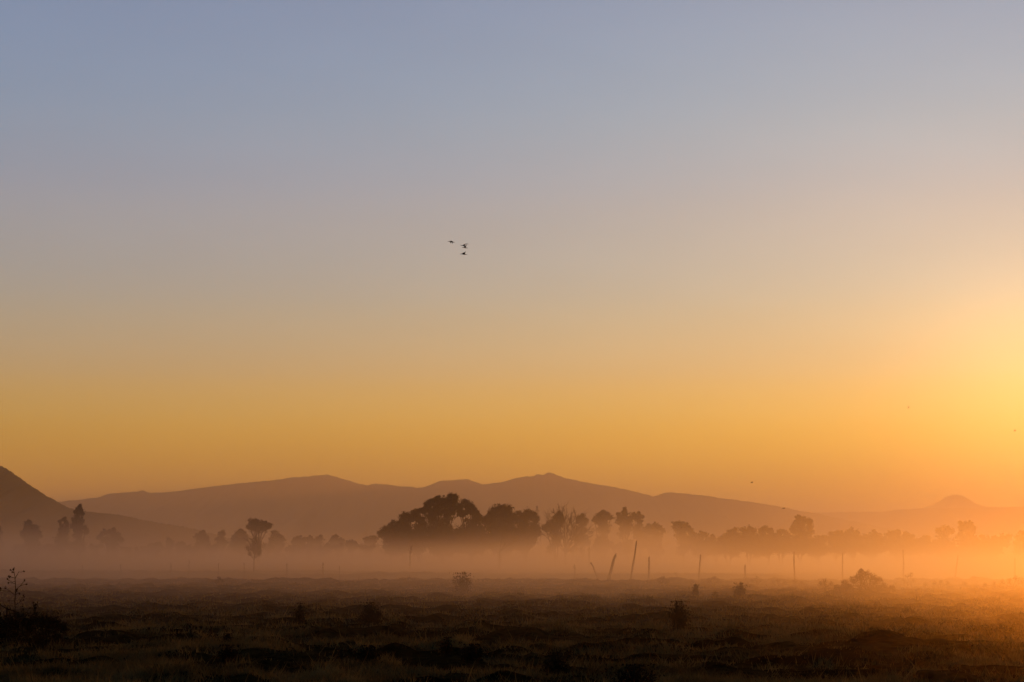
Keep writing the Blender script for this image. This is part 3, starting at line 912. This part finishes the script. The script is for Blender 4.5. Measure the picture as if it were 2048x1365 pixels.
# dark clumps of the near foreground
tuft('dark grass clump in the left foreground, right of the black shrub', 457, 1322, 1288, 20, seed=21, n=30, spread=1.1, heads=False, name='grass_clump', cat='grass clump')
tuft('dark upright grass clump in front of the spiky weed', 738, 1332, 1288, 24, seed=22, n=30, spread=1., heads=False, name='grass_clump', cat='grass clump')
tuft('small dark clump left of the twin pair in the centre foreground', 893, 1308, 1272, 14, seed=23, n=24, spread=.9, heads=False, name='grass_clump', cat='grass clump')
tuft('broad dark clump in the centre foreground', 946, 1322, 1286, 24, seed=24, n=36, spread=1., heads=False, name='grass_clump', cat='grass clump')
tuft('wide dark clump right of centre, lowest but one in the frame', 1112, 1346, 1302, 30, seed=25, n=40, spread=1., heads=False, name='grass_clump', cat='grass clump')
tuft('tall-bladed clump at the bottom edge right of centre', 1270, 1378, 1326, 46, seed=26, n=60, spread=1., heads=False, name='grass_clump', cat='grass clump')
tuft('low dark clump left of the bottom-edge clump', 455, 1292, 1266, 12, seed=27, n=14, heads=False, name='grass_clump', cat='grass clump')['label'] = 'small dark tuft directly behind the left foreground clump'


# ------------------------------------------------------------------ foreground plants at the left edge
shrub('black leafy shrub in the lower left corner', 58, 1296, [(10, 1253, 26), (30, 1247, 24), (52, 1245, 22), (74, 1243, 20), (95, 1247, 20), (112, 1253, 18), (125, 1257, 10), (-15, 1253, 26), (20, 1280, 28), (55, 1280, 28), (90, 1280, 24), (115, 1280, 14)],
      36.0, seed=30, dens=2.4, leaf=1.6, sprigs=26)


def stalk_plant(label, D, stem, branches, buds, seed, r=1.0, name='tall_weed'):
    rng = random.Random(seed)
    mp = m_per_px(D)
    b = at(stem[-1][0], stem[-1][1], D)
    foot = Vector((b.x, D, gh(b.x, D)))
    root = empty(name, foot)
    tag(root, label, 'weed')
    st = MB()
    pts = [at(x, y, D) for x, y in stem][::-1]
    if pts[0].z > foot.z:
        pts = [foot - Vector((0, 0, .05))] + pts
    n = len(pts)
    st.tube(pts, [mp * r * (1.15 - .7 * i / n) for i in range(n)], 6)
    for br in branches:
        off = [0.0]
        for k in br[1:]:
            off.append(off[-1] + rng.uniform(-2.2, 2.2) * mp)
        P = [at(x, y, D) + Vector((0, o, 0)) for (x, y), o in zip(br, off)]
        n = len(P)
        st.tube(P, [mp * r * (.62 - .35 * i / n) for i in range(n)], 5)
        buds = list(buds) + [(br[-1][0], br[-1][1], 1.7)]
    for (x, y, q) in buds:
        c = at(x, y, D)
        hd = MB()
        for k in range(7):
            e = c + Vector((rng.gauss(0, .6), rng.gauss(0, .6), rng.gauss(.2, .7))) * q * mp
            hd.leaf(e, q * mp * rng.uniform(1.2, 2.0), rng, .6, .6)
        hd.lump(c, (q * mp * .8, q * mp * .8, q * mp), rng, sub=1)
        hd.build('seed_head', M_WEED, root)
    st.build('stalk', M_STALK, root)
    return root


stalk_plant('tall branching dried weed with seed heads in the left foreground', 37.0,
            [(27, 1139), (30, 1155), (31, 1170), (31, 1182), (30, 1203), (31, 1239), (31, 1268)],
            [[(31, 1157), (24, 1155), (17, 1153)], [(31, 1163), (24, 1165), (15, 1159)], [(31, 1168), (22, 1166), (17, 1166)], [(31, 1156), (35, 1149), (38, 1144), (43, 1145), (48, 1143)],
             [(29, 1190), (20, 1182), (11, 1177)], [(20, 1183), (8, 1182), (0, 1181)], [(31, 1181), (36, 1176), (41, 1172), (47, 1170), (53, 1169)], [(40, 1173), (45, 1166), (49, 1161)],
             [(32, 1190), (36, 1186), (39, 1187)], [(32, 1210), (39, 1205), (47, 1200)], [(40, 1204), (44, 1198), (47, 1192)], [(30, 1203), (24, 1202), (18, 1202)], [(29, 1148), (24, 1142), (21, 1140)], [(31, 1186), (35, 1183), (34, 1180)]],
            [(27, 1139, 2.2), (1, 1177, 2.2), (19, 1155, 2.0), (25, 1145, 1.6), (33, 1182, 1.6)], 61)
stalk_plant('short stalk with an upright tulip-like pod in the left foreground', 36.5, [(71, 1206), (70, 1214), (70, 1222), (71, 1240), (71, 1262)],
            [[(70, 1222), (67, 1214), (67, 1206)], [(70, 1222), (74, 1213), (75, 1205)]], [(70, 1216, 3.0), (71, 1210, 2.4), (68, 1212, 1.8), (74, 1210, 1.8)], 62, name='pod_weed')
stalk_plant('thick dark stem with an arching twig at the left edge', 36.0, [(14, 1216), (14, 1228), (12, 1246), (13, 1270)],
            [[(14, 1218), (7, 1214), (0, 1209)], [(14, 1218), (24, 1221), (37, 1226)]], [(14, 1217, 2.0), (1, 1228, 2.0)], 63, r=2.2, name='stem_weed')
stalk_plant('thin weed with a single round flower head beside the pod stalk', 36.3, [(47, 1219), (47, 1230), (46, 1246), (46, 1266)],
            [[(47, 1232), (55, 1222), (60, 1217)]], [(47, 1220, 2.8)], 64, r=.7, name='flower_weed')


# ------------------------------------------------------------------ clods of earth
def clod(label, px, py, wpx, hpx, seed):
    rng = random.Random(seed)
    p, D = on_ground(px, py)
    mp = m_per_px(D)
    mb = MB()
    r = (wpx * mp / 2, wpx * mp / 2 * .8, hpx * mp)
    mb.lump(p, r, rng, sub=3)
    for k in range(3):
        mb.lump(p + Vector((rng.uniform(-.8, .8) * r[0], rng.uniform(-.3, .3) * r[1], 0)), (r[0] * .5, r[1] * .5, r[2] * rng.uniform(.5, .8)), rng, sub=2)
    o = mb.build('earth_clod', M_CLOD, origin=p)
    tag(o, label, 'clod', 'clods of earth lying on the meadow')


CL = [
    ('small dark clod on the meadow below the crooked dead tree', 1002, 1225, 22, 4),
    ('wide dark clod below the leaning posts', 1216, 1231, 40, 7),
    ('low clod just right of the wide dark one', 1301, 1224, 14, 4),
    ('ridge-like clod left of the bushy round weed', 1295, 1242, 26, 5),
    ('clod below the small rounded bush at the right', 1652, 1240, 36, 8),
    ('lumpy clod below the large ragged bush', 1746, 1236, 24, 7),
    ('clod below the tallest upright post', 1832, 1237, 28, 6),
    ('small pointed clod in the orange light, left one of two', 1953, 1240, 12, 5),
    ('small pointed clod in the orange light, right one of two', 2004, 1240, 20, 6),
    ('clod beside the mound on its right', 1952, 1268, 30, 6),
    ('dark lump of earth left of the thin weed', 570, 1248, 16, 4),
    ('long low clod in front of the thin weed', 690, 1252, 30, 4),
]
for i, c in enumerate(CL):
    clod(*c, seed=100 + i)


# ------------------------------------------------------------------ pylon
def pylon():
    D = 1250.0
    b = at(1074, HORIZON, D)
    base = Vector((b.x, D, 0))
    root = empty('pylon', base)
    tag(root, 'thin lattice pylon rising behind the right end of the grove', 'pylon')
    top = at(1074, 1012, D).z
    mb = MB()

    def half(z):
        return 2.9 * (1 - z / top) ** 1.0 + 0.30

    zs = [top * k / 9.0 for k in range(10)]
    for sx in (-1, 1):
        for sy in (-1, 1):
            mb.tube([base + Vector((sx * half(z), sy * half(z), z)) for z in zs], 0.10, 4)
    for z0, z1 in zip(zs, zs[1:]):
        for sy in (-1, 1):
            mb.tube([base + Vector((-half(z0), sy * half(z0), z0)), base + Vector((half(z1), sy * half(z1), z1))], 0.06, 4)
            mb.tube([base + Vector((half(z0), sy * half(z0), z0)), base + Vector((-half(z1), sy * half(z1), z1))], 0.06, 4)
        for sx in (-1, 1):
            mb.tube([base + Vector((sx * half(z0), -half(z0), z0)), base + Vector((sx * half(z1), half(z1), z1))], 0.06, 4)
    mb.build('lattice', M_STEEL, root)
    for zz, w in ((top * .80, 2.2), (top * .90, 1.7)):
        ar = MB()
        ar.tube([base + Vector((-w, 0, zz)), base + Vector((w, 0, zz))], 0.08, 4)
        ar.tube([base + Vector((-w, 0, zz)), base + Vector((0, 0, zz + .8)), base + Vector((w, 0, zz))], 0.05, 4)
        ar.build('cross_arm', M_STEEL, root)


pylon()


# ------------------------------------------------------------------ birds
def bird(label, D, body, wings, k=1.0, name='flying_bird', group=None):
    """one continuous mesh: bill, head, neck, body, tail and trailing feet lofted as one tube, wings grown out of it.
    body: list of (px, py, radius px); wings: list of outlines [(px, py, depth px)...] with root edge first"""
    mp = m_per_px(D)
    mb = MB()
    P = [at(x, y, D) for x, y, r in body]
    mb.tube(P, [(r * 1.1 + .12) * mp for x, y, r in body], 8)
    for (rootf, rootb, tipf, tipb, dy) in wings:
        a0 = at(*rootf, D)
        b0 = at(*rootb, D)
        a1 = at(*tipf, D)
        b1 = at(*tipb, D)
        s = dy * mp
        n = 5
        vs = []
        for i in range(n + 1):
            t = i / n
            bow = math.sin(t * math.pi) * 0.5 * mp
            for q, (u, v) in enumerate(((a0, a1), (b0, b1))):
                c = u.lerp(v, t) + Vector((0, s * t, bow))
                th = mp * 0.55 * (1 - .6 * t)
                vs += [c + Vector((0, 0, th)), c - Vector((0, 0, th))]
        fs = []
        for i in range(n):
            o = i * 4
            fs += [(o, o + 2, o + 6, o + 4), (o + 1, o + 5, o + 7, o + 3), (o, o + 4, o + 5, o + 1), (o + 2, o + 3, o + 7, o + 6)]
        fs += [(0, 1, 3, 2), (n * 4, n * 4 + 2, n * 4 + 3, n * 4 + 1)]
        mb.add(vs, fs)
    c = sum(P, Vector()) / len(P)
    o = mb.build(name, M_BIRD, origin=c)
    md = o.modifiers.new('skin', 'REMESH')
    md.mode = 'VOXEL'
    md.voxel_size = mp * 0.17
    dg = bpy.context.evaluated_depsgraph_get()
    me = bpy.data.meshes.new_from_object(o.evaluated_get(dg))
    o.modifiers.clear()
    o.data = me
    if not me.materials:
        me.materials.append(M_BIRD)
    tag(o, label, 'bird', group)
    return o


FL = 'long-necked birds flying together'
bird('long-necked bird with lowered wings, leftmost of the flying flock', 170,
     [(895.4, 483.6, .16), (896.4, 483.3, .30), (898.2, 483.3, .36), (900.0, 483.3, .55), (902.0, 483.4, 1.25), (904.0, 483.9, 1.15), (905.6, 484.4, .6), (907.4, 484.9, .34), (909.2, 485.6, .18)],
     [((900.4, 483.6), (902.8, 484.0), (900.6, 487.0), (901.6, 488.6), -5.5), ((902.4, 483.6), (905.0, 484.2), (904.0, 486.6), (905.0, 486.9), 6.5)], group=FL)
bird('flying bird with one wing arched high above its back, top one at right', 170,
     [(920.6, 490.4, .16), (921.8, 491.0, .30), (923.6, 491.6, .40), (925.4, 491.5, .55), (927.4, 491.6, 1.1), (929.2, 492.4, .85), (930.6, 493.2, .45), (932.4, 493.9, .2)],
     [((926.6, 491.4), (929.0, 491.4), (931.6, 488.2), (932.6, 488.9), -2.5), ((931.0, 488.4), (932.4, 488.9), (936.8, 489.3), (937.4, 489.9), -5.0), ((926.8, 491.2), (928.6, 491.2), (926.4, 488.2), (927.6, 488.5), 6.0)], group=FL)
bird('flying bird close beneath the one with the arched wing', 168,
     [(924.0, 495.3, .16), (925.2, 495.5, .28), (927.0, 495.6, .38), (928.6, 495.3, .8), (930.2, 495.4, 1.05), (931.8, 496.0, .7), (933.6, 496.5, .35), (936.2, 496.6, .17)],
     [((928.4, 495.0), (930.8, 495.0), (932.2, 491.6), (933.8, 491.4), -5.0), ((928.4, 494.8), (930.4, 494.8), (928.6, 492.9), (929.6, 492.6), 5.0)], group=FL)
bird('flying bird with raised wings, lowest of the flock', 169,
     [(919.8, 508.6, .18), (920.8, 508.4, .34), (922.4, 508.4, .36), (924.2, 508.4, .7), (926.6, 508.5, 1.15), (928.8, 509.0, .95), (930.8, 509.4, .5), (932.6, 509.5, .3), (934.4, 509.6, .17)],
     [((925.6, 508.2), (929.6, 508.6), (930.8, 504.6), (931.8, 504.2), -4.5), ((924.6, 508.2), (927.4, 508.2), (925.6, 505.4), (927.0, 504.6), 5.5)], group=FL)


def small_bird(label, px, py, w, D=300, up=1.0):
    h = w / 2
    bird(label, D, [(px - h * .9, py, .16), (px - h * .5, py - .1, .4), (px, py, .6), (px + h * .5, py + .1, .35), (px + h, py + .2, .16)],
         [((px - h * .3, py), (px + h * .35, py), (px + h * .5, py - 1.5 * up), (px + h * .8, py - 1.9 * up), -3), ((px - h * .3, py), (px + h * .3, py), (px - h * .5, py - 1.2 * up), (px - h * .2, py - 1.6 * up), 3)],
         group='small far birds over the right-hand wood')


small_bird('tiny flying bird just above the sloping mountain flank at right', 1503.5, 965.6, 5)
small_bird('tiny flying bird crossing the mountain skyline above the tall narrow tree', 1567, 1017.4, 7, up=.9)
small_bird('tiny flying speck of a bird high in the right sky', 1816.8, 816, 2.4)
small_bird('tiny pale flying bird in the sun glow at the right edge', 2029.6, 862, 3.4)


# ------------------------------------------------------------------ mist and haze (real volumes)
def box_object(name, lo, hi, material):
    me = bpy.data.meshes.new(name)
    x0, y0, z0 = lo
    x1, y1, z1 = hi
    me.from_pydata([(x0, y0, z0), (x1, y0, z0), (x1, y1, z0), (x0, y1, z0), (x0, y0, z1), (x1, y0, z1), (x1, y1, z1), (x0, y1, z1)], [],
                   [(0, 3, 2, 1), (4, 5, 6, 7), (0, 1, 5, 4), (1, 2, 6, 5), (2, 3, 7, 6), (3, 0, 4, 7)])
    me.materials.append(material)
    o = bpy.data.objects.new(name, me)
    COL.objects.link(o)
    return o


def map_range(nt, v, a, b, c, d, smoothstep=True):
    r = node(nt, 'ShaderNodeMapRange')
    r.interpolation_type = 'SMOOTHSTEP' if smoothstep else 'LINEAR'
    r.inputs['From Min'].default_value = a
    r.inputs['From Max'].default_value = b
    r.inputs['To Min'].default_value = c
    r.inputs['To Max'].default_value = d
    nt.links.new(v, r.inputs['Value'])
    return r.outputs[0]


MIST_A = 0.022       # peak scattering per metre in the low mist


def mist_material():
    m, nt, out = mat('ground_mist')
    g = node(nt, 'ShaderNodeNewGeometry')
    sp = node(nt, 'ShaderNodeSeparateXYZ')
    nt.links.new(g.outputs['Position'], sp.inputs[0])
    x, y, z = sp.outputs
    mp = node(nt, 'ShaderNodeMapping')
    mp.inputs['Scale'].default_value = (0.018, 0.010, 0.06)
    nt.links.new(g.outputs['Position'], mp.inputs['Vector'])
    nz = node(nt, 'ShaderNodeTexNoise')
    nz.inputs['Scale'].default_value = 1.0
    nz.inputs['Detail'].default_value = 2.0
    nz.inputs['Roughness'].default_value = 0.55
    nt.links.new(mp.outputs[0], nz.inputs['Vector'])
    # the layer lies knee-deep over the meadow and thickens to billows of several metres farther out
    H = math_node(nt, 'MULTIPLY_ADD', nz.outputs['Fac'], 15.5, -4.8)
    H = math_node(nt, 'MAXIMUM', H, 1.6)
    H = math_node(nt, 'MULTIPLY', H, map_range(nt, x, 16, 54, 1.0, 0.45))
    # one drift of mist stands higher beside the bare tree
    bx = math_node(nt, 'MULTIPLY', math_node(nt, 'SUBTRACT', x, 22.0), 1 / 13.0)
    by = math_node(nt, 'MULTIPLY', math_node(nt, 'SUBTRACT', y, 410.0), 1 / 55.0)
    bb = math_node(nt, 'ADD', math_node(nt, 'MULTIPLY', bx, bx), math_node(nt, 'MULTIPLY', by, by))
    H = math_node(nt, 'MULTIPLY_ADD', math_node(nt, 'EXPONENT', math_node(nt, 'MULTIPLY', bb, -1.0)), 6.0, H)
    H = math_node(nt, 'MULTIPLY', H, map_range(nt, y, 60, 330, 0.62, 1.0, False))
    H = math_node(nt, 'MAXIMUM', H, 1.3)
    q = math_node(nt, 'DIVIDE', math_node(nt, 'MAXIMUM', z, 0.0), H)
    q = math_node(nt, 'MULTIPLY', q, q)
    layer = math_node(nt, 'EXPONENT', math_node(nt, 'MULTIPLY', q, -1.0))
    tail = math_node(nt, 'MULTIPLY', math_node(nt, 'EXPONENT', math_node(nt, 'MULTIPLY', z, -1.0 / 14.0)), 0.012)
    prof = math_node(nt, 'ADD', layer, tail)
    d = math_node(nt, 'MULTIPLY', prof, map_range(nt, y, 25, 110, 0.0, 1.0))
    d = math_node(nt, 'MULTIPLY', d, map_range(nt, y, 104, 150, 1.0, 0.40))
    mp2 = node(nt, 'ShaderNodeMapping')
    mp2.inputs['Scale'].default_value = (0.045, 0.022, 0.25)
    nt.links.new(g.outputs['Position'], mp2.inputs['Vector'])
    nz2 = node(nt, 'ShaderNodeTexNoise')
    nz2.inputs['Scale'].default_value = 1.0
    nz2.inputs['Detail'].default_value = 2.0
    nt.links.new(mp2.outputs[0], nz2.inputs['Vector'])
    d = math_node(nt, 'MULTIPLY', d, map_range(nt, nz2.outputs['Fac'], 0.28, 0.72, 0.15, 1.85, False))
    d = math_node(nt, 'MULTIPLY', d, MIST_A)
    v = node(nt, 'ShaderNodeVolumeScatter')
    v.inputs['Color'].default_value = (1.0, 0.97, 1.0, 1)
    v.inputs['Anisotropy'].default_value = 0.70
    nt.links.new(math_node(nt, 'MULTIPLY', d, 0.50), v.inputs['Density'])
    va = node(nt, 'ShaderNodeVolumeAbsorption')
    va.inputs['Color'].default_value = (0.0, 0.0, 0.0, 1)
    nt.links.new(math_node(nt, 'MULTIPLY', d, 0.50), va.inputs['Density'])
    ab = node(nt, 'ShaderNodeAddShader')
    nt.links.new(v.outputs[0], ab.inputs[0])
    nt.links.new(va.outputs[0], ab.inputs[1])
    # thin orange-tinted haze added near the camera for lens glare, denser to the right
    e = math_node(nt, 'MULTIPLY', math_node(nt, 'EXPONENT', math_node(nt, 'MULTIPLY', math_node(nt, 'MAXIMUM', z, 0.0), -1.0 / 1.6)), map_range(nt, x, 3, 15, 0.0004, 0.0095))
    e = math_node(nt, 'MULTIPLY', e, map_range(nt, y, 60, 150, 1.0, 0.012))
    v2 = node(nt, 'ShaderNodeVolumeScatter')
    v2.inputs['Color'].default_value = (0.95, 0.62, 0.25, 1)
    v2.inputs['Anisotropy'].default_value = 0.88
    nt.links.new(e, v2.inputs['Density'])
    ad = node(nt, 'ShaderNodeAddShader')
    nt.links.new(ab.outputs[0], ad.inputs[0])
    nt.links.new(v2.outputs[0], ad.inputs[1])
    nt.links.new(ad.outputs[0], out.inputs['Volume'])
    return m


mist = box_object('mist', (-420, 16, -2), (420, 950, 34), mist_material())
tag(mist, 'low pale ground mist lying over the far half of the field', 'mist', kind='stuff')


def flat_volume(name, dens, color, g):
    m, nt, out = mat(name)
    v = node(nt, 'ShaderNodeVolumeScatter')
    v.inputs['Color'].default_value = (*color, 1)
    v.inputs['Anisotropy'].default_value = g
    v.inputs['Density'].default_value = dens
    nt.links.new(v.outputs[0], out.inputs['Volume'])
    return m


haze = box_object('haze', (-60000, 1000, -30), (60000, 52000, 900), flat_volume('air_haze', 1 / 12000.0, (0.95, 0.93, 0.72), 0.30))
tag(haze, 'warm haze filling the air in front of the mountains', 'haze', kind='stuff')

# ------------------------------------------------------------------ light: sky + one low sun
SUN_EL, SUN_AZ = R(3.5), R(15.6)       # azimuth measured from +Y towards +X
SUN_DIR = Vector((math.sin(SUN_AZ) * math.cos(SUN_EL), math.cos(SUN_AZ) * math.cos(SUN_EL), math.sin(SUN_EL)))
sl = bpy.data.lights.new('sun', 'SUN')
sl.energy = 3.3
sl.angle = R(0.5)
sl.color = (1.0, 0.325, 0.03)
so = bpy.data.objects.new('sun', sl)
so.rotation_euler = SUN_DIR.to_track_quat('Z', 'Y').to_euler()
so.location = (0, 0, 50)
COL.objects.link(so)

w = bpy.data.worlds.new('World')
S.world = w
w.use_nodes = True
nt = w.node_tree
nt.nodes.clear()
out = node(nt, 'ShaderNodeOutputWorld')
sky = node(nt, 'ShaderNodeTexSky', sky_type='NISHITA')
sky.sun_disc = False
sky.sun_elevation = SUN_EL
sky.sun_rotation = SUN_AZ
sky.air_density = 1.0
sky.dust_density = 1.0
sky.ozone_density = 1.0
gm = node(nt, 'ShaderNodeGamma')
gm.inputs[1].default_value = 0.42
nt.links.new(sky.outputs[0], gm.inputs[0])
tc = node(nt, 'ShaderNodeTexCoord')
sp = node(nt, 'ShaderNodeSeparateXYZ')
nt.links.new(tc.outputs['Generated'], sp.inputs[0])
rp = node(nt, 'ShaderNodeValToRGB')
rp.color_ramp.interpolation = 'CARDINAL'
# elevation (sine) -> grade of the clear dawn air
STOPS = [(0.0, (0.95, 0.5, 0.05)), (0.035, (0.958, 0.6, 0.073)), (0.0655, (0.9, 0.658, 0.179)), (0.09, (0.742, 0.638, 0.383)), (0.1275, (0.554, 0.617, 0.608)), (0.176, (0.458, 0.579, 0.742)), (0.22, (0.375, 0.567, 0.825)), (0.28, (0.325, 0.5, 0.8)), (0.34, (0.233, 0.375, 0.633)), (0.5, (0.075, 0.108, 0.192)), (1.0, (0.05, 0.075, 0.133))]
while len(rp.color_ramp.elements) < len(STOPS):
    rp.color_ramp.elements.new(0.5)
for e, (p_, c_) in zip(rp.color_ramp.elements, STOPS):
    e.position = p_
    e.color = (*c_, 1)
nt.links.new(sp.outputs['Z'], rp.inputs[0])
mul = node(nt, 'ShaderNodeMix', data_type='RGBA', blend_type='MULTIPLY')
mul.inputs[0].default_value = 1.0
nt.links.new(gm.outputs[0], mul.inputs[6])
nt.links.new(rp.outputs[0], mul.inputs[7])
# aureole round the sun
dt = node(nt, 'ShaderNodeVectorMath', operation='DOT_PRODUCT')
nt.links.new(tc.outputs['Generated'], dt.inputs[0])
dt.inputs[1].default_value = SUN_DIR
gl = math_node(nt, 'POWER', math_node(nt, 'MAXIMUM', dt.outputs['Value'], 0.0), 480.0)
glc = node(nt, 'ShaderNodeMix', data_type='RGBA', blend_type='MIX')
nt.links.new(gl, glc.inputs[0])
glc.inputs[6].default_value = (0, 0, 0, 1)
glc.inputs[7].default_value = (2.08, 1.14, .32, 1)
gl2 = math_node(nt, 'POWER', math_node(nt, 'MAXIMUM', dt.outputs['Value'], 0.0), 70.0)
glc2 = node(nt, 'ShaderNodeMix', data_type='RGBA', blend_type='MIX')
nt.links.new(gl2, glc2.inputs[0])
glc2.inputs[6].default_value = (0, 0, 0, 1)
glc2.inputs[7].default_value = (.70, .27, .085, 1)
add0 = node(nt, 'ShaderNodeMix', data_type='RGBA', blend_type='ADD')
add0.inputs[0].default_value = 1.0
nt.links.new(glc2.outputs[2], add0.inputs[6])
nt.links.new(glc.outputs[2], add0.inputs[7])
mpn = node(nt, 'ShaderNodeMapping')
mpn.inputs['Scale'].default_value = (7.0, 7.0, 26.0)
nt.links.new(tc.outputs['Generated'], mpn.inputs['Vector'])
nzs = node(nt, 'ShaderNodeTexNoise')
nzs.inputs['Scale'].default_value = 1.0
nzs.inputs['Detail'].default_value = 3.0
nt.links.new(mpn.outputs[0], nzs.inputs['Vector'])
veil = map_range(nt, nzs.outputs['Fac'], 0.3, 0.7, 0.985, 1.015)
add = node(nt, 'ShaderNodeMix', data_type='RGBA', blend_type='ADD')
add.inputs[0].default_value = 1.0
nt.links.new(mul.outputs[2], add.inputs[6])
nt.links.new(add0.outputs[2], add.inputs[7])
away = map_range(nt, dt.outputs['Value'], -0.1, 0.84, 0.22, 1.0)
dim = node(nt, 'ShaderNodeVectorMath', operation='SCALE')
nt.links.new(add.outputs[2], dim.inputs[0])
nt.links.new(math_node(nt, 'MULTIPLY', away, veil), dim.inputs[3])
bg = node(nt, 'ShaderNodeBackground')
bg.inputs[1].default_value = 0.36
nt.links.new(dim.outputs[0], bg.inputs[0])
nt.links.new(bg.outputs[0], out.inputs['Surface'])

# ------------------------------------------------------------------ render settings
S.render.engine = 'CYCLES'
S.view_settings.view_transform = 'Standard'
S.view_settings.look = 'None'
S.view_settings.exposure = 0
S.view_settings.gamma = 1
cy = S.cycles
cy.use_denoising = True
cy.max_bounces = 5
cy.diffuse_bounces = 2
cy.volume_bounces = 1
cy.transparent_max_bounces = 16
cy.use_adaptive_sampling = True
cy.adaptive_threshold = 0.02
cy.volume_step_rate = 0.30
cy.volume_max_steps = 256
